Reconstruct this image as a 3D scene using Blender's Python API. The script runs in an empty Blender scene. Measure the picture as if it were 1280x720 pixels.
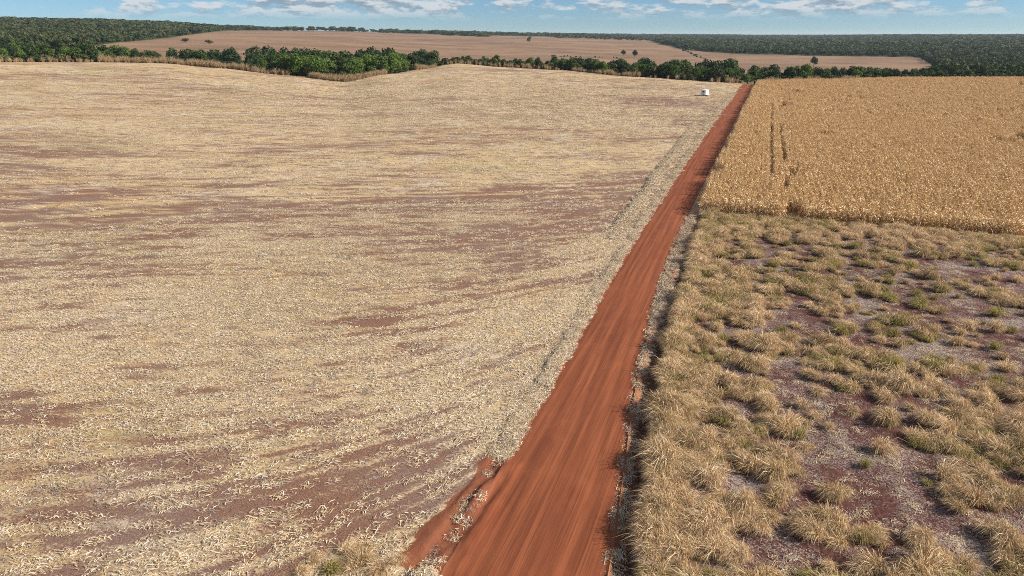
import bpy, math, numpy as np
from mathutils import Vector
rng = np.random.default_rng(7)
R = math.radians
scene = bpy.context.scene
COL = scene.collection

# ------------------------------------------------------------------ camera, sky, sun, exposure
# World axes: +Y runs along the dirt road, +X to its right, metres. The camera is a drone 24 m up.
TH = R(19.65)            # the view is turned this far left of the road
CT, ST = math.cos(TH), math.sin(TH)
FPX, CAMH, PITCH = 853.0, 24.0, R(20.3)
cd = bpy.data.cameras.new('camera'); cam = bpy.data.objects.new('camera', cd); COL.objects.link(cam)
cam.location = (0, 0, CAMH); cam.rotation_euler = (R(90) - PITCH, 0, TH)
cd.sensor_width = 36; cd.lens = 36 * FPX / 1280; cd.clip_start = 0.5; cd.clip_end = 60000
scene.camera = cam

SUN_EL, SUN_AZ = R(31), R(8)        # elevation; degrees behind the view's right-hand side
sx, sy = math.cos(SUN_AZ), -math.sin(SUN_AZ)
sdir = Vector(((sx * CT - sy * ST) * math.cos(SUN_EL), (sx * ST + sy * CT) * math.cos(SUN_EL), math.sin(SUN_EL)))
sd = bpy.data.lights.new('sun', 'SUN'); sd.energy = 5.0; sd.angle = R(0.53); sd.color = (1.0, 0.92, 0.79)
sun = bpy.data.objects.new('sun', sd); COL.objects.link(sun); sun.location = (60, -20, 80)
sun.rotation_euler = sdir.to_track_quat('Z', 'Y').to_euler()

world = bpy.data.worlds.new('World'); scene.world = world; world.use_nodes = True
wn, wl = world.node_tree.nodes, world.node_tree.links
wn.clear()
def wnode(t, **k):
    n = wn.new(t)
    for a, b in k.items(): setattr(n, a, b)
    return n
sky = wnode('ShaderNodeTexSky', sky_type='NISHITA', sun_disc=False)
sky.sun_elevation = SUN_EL; sky.sun_rotation = math.atan2(sdir.x, sdir.y)
sky.altitude = 1500; sky.air_density = 1.0; sky.dust_density = 0.0; sky.ozone_density = 4.0
bg = wnode('ShaderNodeBackground'); bg.inputs[1].default_value = 0.05
tc = wnode('ShaderNodeTexCoord'); sep = wnode('ShaderNodeSeparateXYZ')
wl.new(tc.outputs['Generated'], sep.inputs[0])
def wmath(op, a, b=None, clamp=False):
    n = wnode('ShaderNodeMath', operation=op, use_clamp=clamp)
    for i, v in enumerate((a, b)):
        if v is None: continue
        if isinstance(v, (int, float)): n.inputs[i].default_value = v
        else: wl.new(v, n.inputs[i])
    return n.outputs[0]
# flat-bottomed fair weather cumulus, low over the horizon
mp = wnode('ShaderNodeMapping'); mp.inputs['Scale'].default_value = (1, 1, 3.6); mp.inputs['Location'].default_value = (3.1, 1.7, 0.35)
wl.new(tc.outputs['Generated'], mp.inputs[0])
n1 = wnode('ShaderNodeTexNoise'); n1.inputs['Scale'].default_value = 19; n1.inputs['Detail'].default_value = 9; n1.inputs['Roughness'].default_value = 0.62
n2 = wnode('ShaderNodeTexNoise'); n2.inputs['Scale'].default_value = 3.2; n2.inputs['Detail'].default_value = 2
wl.new(mp.outputs[0], n1.inputs[0]); wl.new(mp.outputs[0], n2.inputs[0])
el = sep.outputs[2]
low = wnode('ShaderNodeMapRange', interpolation_type='SMOOTHSTEP'); wl.new(el, low.inputs[0])
low.inputs[1].default_value = 0.016; low.inputs[2].default_value = 0.036
dens = wmath('ADD', wmath('MULTIPLY', n1.outputs[0], 1.0), wmath('MULTIPLY', n2.outputs[0], 0.55))
cm = wnode('ShaderNodeMapRange', interpolation_type='SMOOTHSTEP'); wl.new(dens, cm.inputs[0])
cm.inputs[1].default_value = 0.70; cm.inputs[2].default_value = 0.83
cfac = wmath('MULTIPLY', wmath('MULTIPLY', cm.outputs[0], low.outputs[0]), 0.85)
# billows: the same noise a little lower tells tops from undersides
mp2 = wnode('ShaderNodeMapping'); mp2.inputs['Scale'].default_value = (1, 1, 3.6); mp2.inputs['Location'].default_value = (3.1, 1.7, 0.372)
wl.new(tc.outputs['Generated'], mp2.inputs[0])
n3 = wnode('ShaderNodeTexNoise'); n3.inputs['Scale'].default_value = 19; n3.inputs['Detail'].default_value = 5; n3.inputs['Roughness'].default_value = 0.6
wl.new(mp2.outputs[0], n3.inputs[0])
shade = wnode('ShaderNodeMapRange'); wl.new(wmath('SUBTRACT', n1.outputs[0], n3.outputs[0]), shade.inputs[0])
shade.inputs[1].default_value = -0.07; shade.inputs[2].default_value = 0.05
ccol = wnode('ShaderNodeMix', data_type='RGBA'); wl.new(shade.outputs[0], ccol.inputs[0])
ccol.inputs[6].default_value = (3.2, 4.0, 4.9, 1); ccol.inputs[7].default_value = (8.2, 8.5, 8.7, 1)
mixs = wnode('ShaderNodeMix', data_type='RGBA'); wl.new(cfac, mixs.inputs[0])
tint = wnode('ShaderNodeMix', data_type='RGBA', blend_type='MULTIPLY'); tint.inputs[0].default_value = 1; tint.inputs[7].default_value = (.66, .90, 1.18, 1)
wl.new(sky.outputs[0], tint.inputs[6]); wl.new(tint.outputs[2], mixs.inputs[6]); wl.new(ccol.outputs[2], mixs.inputs[7])
wo = wnode('ShaderNodeOutputWorld'); wl.new(mixs.outputs[2], bg.inputs[0]); wl.new(bg.outputs[0], wo.inputs[0])

vs = scene.view_settings
vs.view_transform = 'Standard'; vs.look = 'None'; vs.gamma = 1; vs.use_curve_mapping = False; vs.exposure = 0.77
scene.cycles.use_denoising = False; scene.cycles.filter_width = 1.0; scene.cycles.max_bounces = 4; scene.cycles.volume_bounces = 0
scene.cycles.transparent_max_bounces = 8

# ------------------------------------------------------------------ small maths
def frame_to_view(t, s): return t * CT + s * ST, -t * ST + s * CT      # road axes -> view axes
def view_to_frame(x, y): return x * CT - y * ST, x * ST + y * CT
def ray(px, py):
    u = (np.asarray(px, float) - 640) / FPX; v = (np.asarray(py, float) - 360) / FPX
    return u, math.cos(PITCH) - v * math.sin(PITCH), -math.sin(PITCH) - v * math.cos(PITCH)
def flat(px, py):
    """where a line of sight meets level ground, in road axes"""
    a, b, c = ray(px, py); k = CAMH / -c
    return view_to_frame(a * k, b * k)
def to_px(t, s, z):
    x, y = frame_to_view(t, s); h = z - CAMH
    f = y * math.cos(PITCH) - h * math.sin(PITCH); u = y * math.sin(PITCH) + h * math.cos(PITCH)
    f = np.maximum(f, 0.1)
    return 640 + FPX * x / f, 360 - FPX * u / f
def sstep(a, b, x):
    k = np.clip((x - a) / (b - a), 0, 1); return k * k * (3 - 2 * k)
def _h(ix, iy, seed):
    n = (ix.astype(np.int64) * 374761393 + iy.astype(np.int64) * 668265263 + seed * 974634777) & 0xffffffff
    n = ((n ^ (n >> 13)) * 1274126177) & 0xffffffff
    return ((n ^ (n >> 16)) & 0xffff) / 65535.0
def vnoise(x, y, seed=0):
    x = np.asarray(x, float); y = np.asarray(y, float)
    ix, iy = np.floor(x), np.floor(y); fx, fy = x - ix, y - iy
    fx = fx * fx * (3 - 2 * fx); fy = fy * fy * (3 - 2 * fy)
    a, b, c, d = _h(ix, iy, seed), _h(ix + 1, iy, seed), _h(ix, iy + 1, seed), _h(ix + 1, iy + 1, seed)
    return (a * (1 - fx) + b * fx) * (1 - fy) + (c * (1 - fx) + d * fx) * fy
def fbm(x, y, seed=0, oct=4, rough=0.5):
    t, a, tot = 0, 1.0, 0
    for k in range(oct):
        t = t + a * vnoise(x * 2 ** k + 17.3 * k, y * 2 ** k - 9.1 * k, seed + k); tot += a; a *= rough
    return t / tot

# ------------------------------------------------------------------ terrain: heights by direction and distance
_cols = [-160, 0, 120, 200, 280, 350, 430, 475, 520, 570, 640, 700, 800, 900, 950, 1020, 1150, 1280, 1440]
_edge = {-160: (480, 78), 0: (470, 77), 120: (460, 76.5), 200: (450, 78), 280: (425, 85), 350: (400, 93), 430: (385, 102), 475: (395, 93),
         520: (440, 87), 570: (470, 79), 640: (450, 84), 700: (430, 87.5), 800: (408, 95.5), 900: (390, 103), 950: (388, 106), 1020: (400, 104),
         1150: (415, 102), 1280: (430, 101), 1440: (440, 101)}
_far = {-160: [(760, 57), (1200, 44), (1900, 27.5), (2600, 27), (5000, 34), (15000, 43)],
        0: [(760, 58), (1200, 46), (1900, 28.5), (2600, 28), (5000, 34), (15000, 43)],
        120: [(760, 60), (1200, 48), (1900, 30.5), (2600, 30), (5000, 35), (15000, 43)],
        200: [(760, 62), (1200, 50), (1900, 34), (2600, 33), (5000, 36), (15000, 43)],
        280: [(760, 66), (1200, 51), (1900, 39), (2600, 36.5), (5000, 37.5), (15000, 43)],
        350: [(760, 69), (1200, 54), (1900, 41.5), (2600, 38), (5000, 38.5), (15000, 43)],
        430: [(760, 73), (1200, 57), (1900, 44), (2600, 39.5), (5000, 40), (15000, 42)],
        475: [(760, 75), (1200, 59), (1900, 46), (2600, 41), (5000, 41), (15000, 42)],
        520: [(760, 77), (1200, 61), (1900, 48), (2700, 42), (5000, 42), (15000, 42.5)],
        570: [(760, 78), (1200, 63), (1900, 50), (2800, 43), (5000, 42.5), (15000, 42.5)],
        640: [(760, 80), (1200, 65), (1900, 52), (2800, 45), (5000, 43.2), (15000, 42.6)],
        700: [(760, 82), (1200, 67), (1900, 54), (2800, 46.5), (5000, 43.8), (15000, 42.8)],
        800: [(760, 86), (1200, 70), (1900, 57), (2800, 50), (5000, 45), (15000, 43)],
        900: [(760, 90), (1200, 73), (1900, 60), (2800, 52), (5000, 46), (15000, 43.5)],
        950: [(760, 91), (1200, 74), (1900, 61), (2800, 52.5), (5000, 46.5), (15000, 44)],
        1020: [(760, 91), (1200, 75), (1900, 61.5), (2800, 53), (5000, 46.5), (15000, 44)],
        1150: [(760, 91), (1200, 77), (1900, 62), (2800, 53), (4200, 46), (15000, 44.5)],
        1280: [(760, 92), (1200, 78), (1900, 62), (2800, 53), (4200, 46.5), (15000, 44.5)],
        1440: [(760, 92), (1200, 78), (1900, 62), (2800, 53), (4200, 47), (15000, 44.5)]}
def _zat(px, py, D):
    a, b, c = ray(px, py); return CAMH + c * D / np.hypot(a, b)
_az = []; _prof = []; _De = []
LR = np.linspace(math.log(5), math.log(16000), 500)
for c in _cols:
    a, b, _ = ray(c, 70); _az.append(math.atan2(a, b))
    De, pe = _edge[c]; ze = float(_zat(c, pe, De)); _De.append(De)
    D = [5, 150, 260, De, De + 25, De + 75, De + 150]; Z = [0, 0, ze * 0.22, ze, ze - 1.4, ze - 5.5, ze - 6.5]
    for d, p in _far[c]: D.append(d); Z.append(float(_zat(c, p, d)))
    z = np.interp(np.exp(LR), D, Z)
    k = np.array([1, 2, 3, 2, 1.]) / 9; zp = np.pad(z, 2, mode='edge'); z = np.convolve(zp, k, 'valid')
    _prof.append(z)
_az = np.array(_az); _De = np.array(_De, float)
AZ = np.linspace(_az[0], _az[-1], 240)
_ia = np.clip(np.searchsorted(_az, AZ) - 1, 0, len(_az) - 2); _fa = (AZ - _az[_ia]) / (_az[_ia + 1] - _az[_ia]); _fa = np.clip(_fa, 0, 1)
_fs = _fa * _fa * (3 - 2 * _fa) * 0.5 + _fa * 0.5
_prof = np.array(_prof); ZT = _prof[_ia] * (1 - _fs)[:, None] + _prof[_ia + 1] * _fs[:, None]
DE = _De[_ia] * (1 - _fs) + _De[_ia + 1] * _fs
def polar(t, s):
    x, y = frame_to_view(t, s); return np.arctan2(x, y), np.hypot(x, y)
def edge_dist(az): return np.interp(az, AZ, DE)
def base_z(t, s):
    az, D = polar(t, s)
    fa = np.clip((az - AZ[0]) / (AZ[1] - AZ[0]), 0, len(AZ) - 1.001); fr = np.clip((np.log(np.maximum(D, 5)) - LR[0]) / (LR[1] - LR[0]), 0, len(LR) - 1.001)
    i = fa.astype(int); j = fr.astype(int); a = fa - i; b = fr - j
    z = (ZT[i, j] * (1 - b) + ZT[i, j + 1] * b) * (1 - a) + (ZT[i + 1, j] * (1 - b) + ZT[i + 1, j + 1] * b) * a
    return z + (fbm(t / 60, s / 60, 3, 3) - 0.5) * 0.8 * sstep(60, 200, D) + (fbm(t / 240, s / 240, 8, 3) - 0.5) * 8 * sstep(900, 2200, D)

# road edges (lateral position along its length), slightly wandering
_rs = np.array([-50, 12, 23, 36, 45, 70, 85, 110, 160, 200, 250, 330, 400, 500])
_rl = np.array([-11.7, -11.7, -11.8, -12.2, -12.35, -13.05, -13.2, -13.25, -13.5, -13.6, -13.2, -12.2, -11.3, -11])
_rr = np.array([-3.5, -3.6, -4.0, -5.4, -6.5, -7.9, -8.2, -8.2, -7.75, -7.4, -7.0, -6.3, -5.4, -5.2])
def _sm(a, b, s):
    return (np.interp(s - 5, a, b) + np.interp(s, a, b) + np.interp(s + 5, a, b)) / 3
def road_l(s): return _sm(_rs, _rl, s)
def road_r(s): return _sm(_rs, _rr, s)
def wob(s, seed, amp): return (fbm(s / 1.7, s * 0 + 3.1, seed, 3, 0.6) - 0.5) * 2 * amp
ROAD_END, CORN_S = 392.0, 98.3

def blobs(t, s, items):
    """soft patches laid on the ground; each given as where its middle is seen and its half-sizes"""
    out = np.zeros(np.shape(t))
    x, y = frame_to_view(t, s)
    for px, py, rx, ry, amp in items:
        ct, cs = flat(px, py); cx, cy = frame_to_view(ct, cs)
        lx = frame_to_view(*flat(px + rx, py))[0] - cx
        ly = (frame_to_view(*flat(px, py - ry))[1] - frame_to_view(*flat(px, py + ry))[1]) / 2
        n = (fbm(x / (abs(lx) * .6) , y / (ly * .6), int(px), 3) - 0.5) * 1.3
        d = ((x - cx) / lx) ** 2 + ((y - cy) / ly) ** 2 + n
        out = out + amp * np.exp(-np.clip(d, 0, 20) * 1.1)
    return out
BARE_L = [(490, 420, 95, 38, .75), (640, 322, 62, 26, .6), (430, 625, 150, 48, .6), (245, 598, 55, 18, .6), (60, 525, 95, 30, .5), (540, 560, 80, 40, .4), (330, 350, 170, 14, .4), (30, 405, 120, 22, .45),
          (120, 640, 80, 24, .4), (730, 265, 60, 9, .5), (820, 130, 40, 7, .5), (860, 152, 26, 5, .9), (500, 195, 150, 7, .3), (230, 125, 120, 5, .25), (230, 235, 140, 9, .35), (540, 250, 90, 8, .3), (370, 480, 120, 20, .3), (900, 138, 25, 4, .6)]
def rowcoord(t, s):
    x, y = frame_to_view(t, s); return x, y - 11.7 * np.exp((np.minimum(t, -9) + 18) / 9) * np.exp(-(y / 120) ** 2) + .006 * np.clip(-(x + 24), 0, 60) ** 2 * np.exp(-y / 90)
def straw_cover(t, s):
    x, v = rowcoord(t, s)
    c = 0.56 + (fbm(x / 55, v / 17, 24, 3, .55) - .5) * 1.1 + (fbm(x / 26, v / 6.5, 21, 4, .55) - .5) * 1.15 + (fbm(x / 7, v / 1.0, 22, 3) - .5) * 1.3 + (fbm(x / 2.2, v / .5, 23, 2) - .5) * .7
    c = .64 + (c - .64) * (1 - .45 * sstep(90, 240, np.hypot(t, s)))
    c = c - blobs(t, s, BARE_L) * 0.75
    return np.clip(c, 0.03, 1)
BARE_R = [(1035, 540, 66, 62, 1.2), (1235, 425, 170, 48, 1.5), (1190, 345, 170, 24, 1.1), (1120, 600, 85, 45, .9), (985, 670, 60, 50, .8), (890, 622, 28, 16, .8), (1090, 690, 80, 30, .6), (970, 320, 70, 16, .5),
          (890, 515, 60, 20, .7), (1010, 390, 70, 12, .5), (960, 445, 90, 12, .4), (1240, 640, 60, 30, .9), (1000, 345, 60, 12, .55), (1240, 330, 60, 12, .5), (870, 400, 40, 18, .4), (1150, 655, 60, 20, .6)]
GREEN_R = [(955, 396, 26, 12, 1.2), (1110, 302, 60, 10, 1.2), (905, 420, 60, 24, .35), (1010, 640, 60, 30, .5), (880, 640, 40, 30, .45), (1255, 655, 40, 14, .9), (1190, 505, 60, 20, .4)]
def grass_cover(t, s):
    c = 0.60 + (fbm(t / 5, s / 5, 31, 3) - .5) * 1.1 + (fbm(t / 1.25, s / 1.25, 32, 2) - .5) * 2.0 - blobs(t, s, BARE_R) * 0.62
    c = c + 0.5 * np.exp(-((t - road_r(s) - 3.4) / 1.6) ** 2) + 0.4 * np.exp(-((s - CORN_S + 1.5) / 2.5) ** 2)
    return np.clip(c, 0, 1)
# the turn-off where machines leave the road (soil spread and ridged over the verge)
_to = [(485, 712), (525, 664), (568, 622), (606, 570), (655, 578), (640, 610), (610, 660), (575, 718)]
_top = np.array([flat(*p) for p in _to])
_td = _top[3] - _top[0]; _td = _td / np.hypot(*_td)
def _ta(t, s): return t * _td[0] + s * _td[1]
def _tq(t, s): return t * _td[1] - s * _td[0]
def in_turnoff(t, s):
    d = np.full(np.shape(t), 1e9); ins = np.zeros(np.shape(t), bool)
    n = len(_top)
    for i in range(n):
        (x0, y0), (x1, y1) = _top[i], _top[(i + 1) % n]
        k = np.clip(((t - x0) * (x1 - x0) + (s - y0) * (y1 - y0)) / ((x1 - x0) ** 2 + (y1 - y0) ** 2), 0, 1)
        d = np.minimum(d, np.hypot(t - x0 - k * (x1 - x0), s - y0 - k * (y1 - y0)))
        c = ((y0 > s) != (y1 > s)) & (t < (x1 - x0) * (s - y0) / (y1 - y0 + 1e-9) + x0); ins ^= c
    return np.where(ins, d, -d)
def ditch(s):
    """offset right of the road edge, half-width and depth of the side ditch"""
    k = sstep(30, 75, s)
    return 0.75 + 0.95 * k + wob(s, 61, .12), 0.50 - 0.18 * k, 0.66 - 0.04 * k
def relief(t, s):
    """small-scale height on top of the terrain: road camber and ruts, berms, side ditch, windrow"""
    L, Rr = road_l(s), road_r(s); z = np.zeros(np.shape(t)); near = 1 - sstep(380, 400, s)
    w = Rr - L; m = (t - L) / w
    inside = (m > 0) & (m < 1)
    ru = 0
    for k, (p, wd, a) in enumerate([(.20, .05, .022), (.34, .03, .014), (.47, .04, .016), (.60, .03, .014), (.76, .05, .022)]):
        q = p + (fbm(s / 14, s * 0 + k, 70 + k, 2) - .5) * .09
        ru = ru - a * np.exp(-((m - q) / wd) ** 2) + a * .5 * np.exp(-((m - q - wd * 1.7) / (wd * .7)) ** 2)
    ru = ru + (vnoise(m * 26, s / 9, 77) - .5) * .018 + (fbm(t * 2.2, s * 2.2, 78, 2) - .5) * .025
    z = np.where(inside, -0.10 + 0.10 * (1 - (2 * m - 1) ** 2) + ru * near, z)
    dl = L - t                                                             # left verge
    wl_ = wob(s, 51, .25)
    z = z + near * (dl > 0) * (0.24 * np.exp(-((dl - .45 - wl_) / .30) ** 2) * sstep(.38, .66, fbm(s / 2.2, t * .8, 52, 3)) - 0.10 * np.exp(-(dl / .35) ** 2))
    dr = t - Rr
    grassy = near * (s < CORN_S + 2)
    dc, dw, dd = ditch(s)
    z = z + (dr > 0) * grassy * (-dd * np.exp(-((dr - dc) / dw) ** 2) + .20 * np.exp(-((dr - dc + 2.0 * dw) / .35) ** 2) * sstep(40, 70, s) + .28 * sstep(dc + dw, dc + 2 * dw, dr)
                             + (fbm(t * .8, s * .8, 91, 3) - .5) * .30 * sstep(1, 3, dr))
    z = z + (dr > 0) * near * (s >= CORN_S) * .08 * sstep(0, 1, dr)
    # straw windrow parallel to the road
    wr = L - 2.6 - .012 * (s - 90) + wob(s / 3, 55, .5)
    z = z + .38 * np.exp(-((t - wr) / .55) ** 2) * sstep(80, 95, s) * (1 - sstep(170, 215, s)) * (.4 + fbm(s / 5, s * 0, 56, 2))
    # turn-off ridges
    q = in_turnoff(t, s); f = sstep(-.3, .5, q)
    z = z * (1 - .6 * f) + f * ((vnoise(_tq(t, s) * 2.1 + fbm(t / 3, s / 3, 57, 2), _ta(t, s) / 3.5, 58) - .5) * .34 + (fbm(t * 2.5, s * 2.5, 59, 4, .6) - .5) * .20)
    return z
def ground_z(t, s): return base_z(t, s) + relief(t, s)

# ------------------------------------------------------------------ materials
def mat(name):
    m = bpy.data.materials.new(name); m.use_nodes = True; nt = m.node_tree; nt.nodes.clear()
    out = nt.nodes.new('ShaderNodeOutputMaterial'); bs = nt.nodes.new('ShaderNodeBsdfPrincipled'); nt.links.new(bs.outputs[0], out.inputs[0])
    bs.inputs['Specular IOR Level'].default_value = 0.15; bs.inputs['Roughness'].default_value = .9
    return m, N(nt), bs
class N:
    def __init__(s, nt): s.nt = nt
    def new(s, t, **k):
        n = s.nt.nodes.new(t)
        for a, b in k.items(): setattr(n, a, b)
        return n
    def put(s, sock, v):
        if isinstance(v, (int, float)): sock.default_value = v
        elif isinstance(v, tuple): sock.default_value = v if len(v) == len(sock.default_value) else v + (1,)
        else: s.nt.links.new(v, sock)
    def pos(s, scale=(1, 1, 1), rot=0.0):
        g = s.new('ShaderNodeNewGeometry'); m = s.new('ShaderNodeMapping'); s.nt.links.new(g.outputs['Position'], m.inputs[0])
        m.inputs['Scale'].default_value = scale; m.inputs['Rotation'].default_value = (0, 0, rot); return m.outputs[0]
    def noise(s, vec, scale, detail=4, rough=.5, dist=0.0):
        n = s.new('ShaderNodeTexNoise'); s.put(n.inputs['Vector'], vec)
        n.inputs['Scale'].default_value = scale; n.inputs['Detail'].default_value = detail; n.inputs['Roughness'].default_value = rough; n.inputs['Distortion'].default_value = dist
        return n.outputs[0]
    def math(s, op, a, b=0.0, clamp=False):
        n = s.new('ShaderNodeMath', operation=op, use_clamp=clamp); s.put(n.inputs[0], a); s.put(n.inputs[1], b); return n.outputs[0]
    def rng(s, v, a, b, c=0.0, d=1.0, smooth=True):
        n = s.new('ShaderNodeMapRange', interpolation_type='SMOOTHSTEP' if smooth else 'LINEAR'); s.put(n.inputs[0], v)
        for i, q in enumerate((a, b, c, d)): s.put(n.inputs[i + 1], q)
        return n.outputs[0]
    def mix(s, f, a, b, mode='MIX'):
        n = s.new('ShaderNodeMix', data_type='RGBA', blend_type=mode); s.put(n.inputs[0], f); s.put(n.inputs[6], a); s.put(n.inputs[7], b); return n.outputs[2]
    def attr(s, name):
        n = s.new('ShaderNodeAttribute', attribute_name=name); return n.outputs['Fac']
    def rand(s): return s.new('ShaderNodeObjectInfo').outputs['Random']
    def bump(s, h, strength, dist, bs):
        b = s.new('ShaderNodeBump'); b.inputs['Strength'].default_value = strength; b.inputs['Distance'].default_value = dist
        s.put(b.inputs['Height'], h); s.put(bs.inputs['Normal'], b.outputs[0])

def stubble_mat():
    m, n, bs = mat('stubble_soil'); cov = n.attr('cover'); dirt = n.attr('dirt')
    p = n.pos()
    pr = n.pos((1, 1, 1), R(-19.65)); st = n.pos((.16, 1.0, 1), R(19.65))
    soil = n.mix(n.noise(p, 1.4, 6, .65), (.105, .045, .030), (.205, .092, .060))
    soil = n.mix(n.rng(n.noise(p, .09, 4, .6), .42, .66, 0, .5), soil, (.165, .115, .105))
    soil = n.mix(n.rng(n.noise(p, 16, 6, .85), .49, .62, 0, .8), soil, (.42, .32, .23))
    soil = n.mix(n.rng(n.noise(p, 5, 6, .8), .36, .48, .7, 0), soil, (.06, .032, .026))
    fine = n.noise(p, 5.5, 8, .78); fine2 = n.noise(st, 1.1, 6, .7)
    k = n.math('ADD', n.math('ADD', n.math('MULTIPLY', n.math('SUBTRACT', fine, .5), 3.6), n.math('MULTIPLY', n.math('SUBTRACT', fine2, .5), 1.2)), n.math('MULTIPLY', n.math('SUBTRACT', cov, .46), 1.5))
    f = n.rng(k, -.30, .30)
    straw = n.mix(n.rng(n.noise(p, 9, 5, .7), .35, .65), (.34, .245, .145), (.56, .44, .275))
    straw = n.mix(n.rng(n.noise(st, .05, 4, .6), .42, .68), straw, (.43, .315, .165))
    straw = n.mix(n.rng(n.noise(p, .03, 5, .65), .52, .68, 0, .7), straw, (.29, .25, .12))
    straw = n.mix(n.rng(n.noise(p, .022, 4, .6), .52, .68, 0, .6), straw, (.42, .27, .13))
    straw = n.mix(n.rng(n.noise(p, .08, 3, .6), .52, .70, 0, .6), straw, (.50, .44, .37))
    c = n.mix(f, soil, straw)
    c = n.mix(n.rng(dirt, .35, .65), c, n.mix(n.noise(p, 3, 6, .7), (.13, .044, .025), (.25, .09, .045)))
    n.put(bs.inputs['Base Color'], c)
    n.bump(n.noise(p, 6, 7, .75), .6, .10, bs); return m
def road_mat():
    m, n, bs = mat('red_dirt'); p = n.pos()
    st = n.pos((2.2, .05, 1)); st2 = n.pos((9, .12, 1)); e = n.attr('across')
    c = n.mix(n.rng(n.noise(st, 1, 5, .62), .32, .70), (.160, .047, .0215), (.250, .079, .0345))
    c = n.mix(n.rng(n.noise(st2, 1, 4, .6), .48, .70, 0, .75), c, (.115, .032, .0165))
    c = n.mix(n.rng(n.noise(p, .35, 5, .6), .5, .8, 0, .45), c, (.29, .092, .042))
    c = n.mix(n.rng(n.noise(p, .09, 5, .6), .52, .72, 0, .5), c, (.19, .048, .022))
    c = n.mix(n.rng(n.noise(p, 11, 6, .8), .62, .78, 0, .30), c, (.15, .045, .024))
    edge = n.rng(n.math('ADD', n.math('ABSOLUTE', e), n.math('MULTIPLY', n.math('SUBTRACT', n.noise(p, 1.6, 5, .7), .5), .30)), .84, 1.0, 0, .6)
    c = n.mix(edge, c, n.mix(n.noise(p, 8, 5, .7), (.16, .045, .023), (.27, .105, .055)))
    n.put(bs.inputs['Base Color'], c); bs.inputs['Roughness'].default_value = .95
    h = n.math('ADD', n.math('MULTIPLY', n.noise(st2, 1, 5, .6), .8), n.math('MULTIPLY', n.noise(p, 7, 7, .7), .6))
    n.bump(h, .5, .05, bs); return m
def fallow_mat():
    m, n, bs = mat('fallow_soil'); p = n.pos(); cov = n.attr('cover')
    soil = n.mix(n.rng(n.noise(p, 4, 7, .7), .35, .68), (.046, .018, .016), (.135, .052, .042))
    g = n.math('ADD', n.math('MULTIPLY', n.noise(p, .22, 4, .6), 1.0), n.math('MULTIPLY', n.math('SUBTRACT', n.noise(p, 9, 6, .82), .5), 1.9))
    soil = n.mix(n.rng(g, .54, .74), soil, n.mix(n.noise(p, 20, 3), (.24, .19, .17), (.48, .42, .37)))
    straw = n.mix(n.noise(p, 9, 6, .75), (.075, .045, .028), (.25, .165, .09))
    k = n.math('ADD', n.math('MULTIPLY', n.math('SUBTRACT', n.noise(p, 6, 6, .75), .5), 2.2), n.math('SUBTRACT', cov, .55))
    c = n.mix(n.rng(k, -.1, .5), soil, straw)
    verge = n.attr('dirt')
    c = n.mix(n.rng(verge, .3, .7), c, n.mix(n.noise(p, 4, 6, .7), (.20, .07, .036), (.36, .16, .085)))
    n.put(bs.inputs['Base Color'], c); n.bump(n.noise(p, 7, 7, .75), .6, .10, bs); return m
def cornsoil_mat():
    m, n, bs = mat('cornfield_soil'); p = n.pos()
    n.put(bs.inputs['Base Color'], n.mix(n.rng(n.noise(p, 5, 7, .75), .38, .62), (.17, .085, .055), (.40, .27, .14))); return m
def hills_mat():
    m, n, bs = mat('valley_land'); p = n.pos(); fo = n.attr('forest')
    st = n.pos((.004, .03, 1), R(12))
    br = n.mix(n.rng(n.noise(p, .006, 6, .6), .35, .66), (.165, .098, .060), (.255, .155, .096))
    br = n.mix(n.rng(n.noise(st, 1, 5, .65), .5, .75, 0, .6), br, (.31, .20, .125))
    br = n.mix(n.rng(n.noise(p, .011, 5, .6), .54, .70, 0, .8), br, (.115, .075, .05))
    br = n.mix(n.rng(n.noise(p, .25, 5, .7), .45, .70, 0, .5), br, (.17, .13, .08))
    gr = n.mix(n.noise(p, .08, 6, .7), (.018, .032, .012), (.05, .07, .026))
    sc = n.mix(n.rng(n.noise(p, .12, 6, .7), .4, .62), (.05, .065, .028), (.24, .175, .10))
    c = n.mix(n.rng(n.math('ADD', fo, n.math('MULTIPLY', n.math('SUBTRACT', n.noise(p, .02, 5, .7), .5), 2.5)), -.5, .5), br, gr)
    c = n.mix(n.attr('scrub'), c, sc)
    n.put(bs.inputs['Base Color'], c); n.bump(n.noise(p, .5, 6, .7), .5, .6, bs); return m
def plant_mat(name, a, b, c=None, trans=.25, var=.5):
    """dry or green leaf: three tones picked per piece ('tint') and per plant"""
    m, n, bs = mat(name)
    t = n.attr('tint'); k = n.math('ADD', n.math('MULTIPLY', t, 1 - var), n.math('MULTIPLY', n.rand(), var))
    col = n.mix(n.rng(k, .1, .9, smooth=False), a, b)
    if c: col = n.mix(n.rng(t, .66, .92), col, c)
    n.put(bs.inputs['Base Color'], col); bs.inputs['Roughness'].default_value = .7
    if trans:
        tr = n.new('ShaderNodeBsdfTranslucent'); n.put(tr.inputs[0], col); mx = n.new('ShaderNodeMixShader'); mx.inputs[0].default_value = trans
        out = [q for q in n.nt.nodes if q.type == 'OUTPUT_MATERIAL'][0]
        n.nt.links.new(bs.outputs[0], mx.inputs[1]); n.nt.links.new(tr.outputs[0], mx.inputs[2]); n.nt.links.new(mx.outputs[0], out.inputs[0])
    return m
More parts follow.
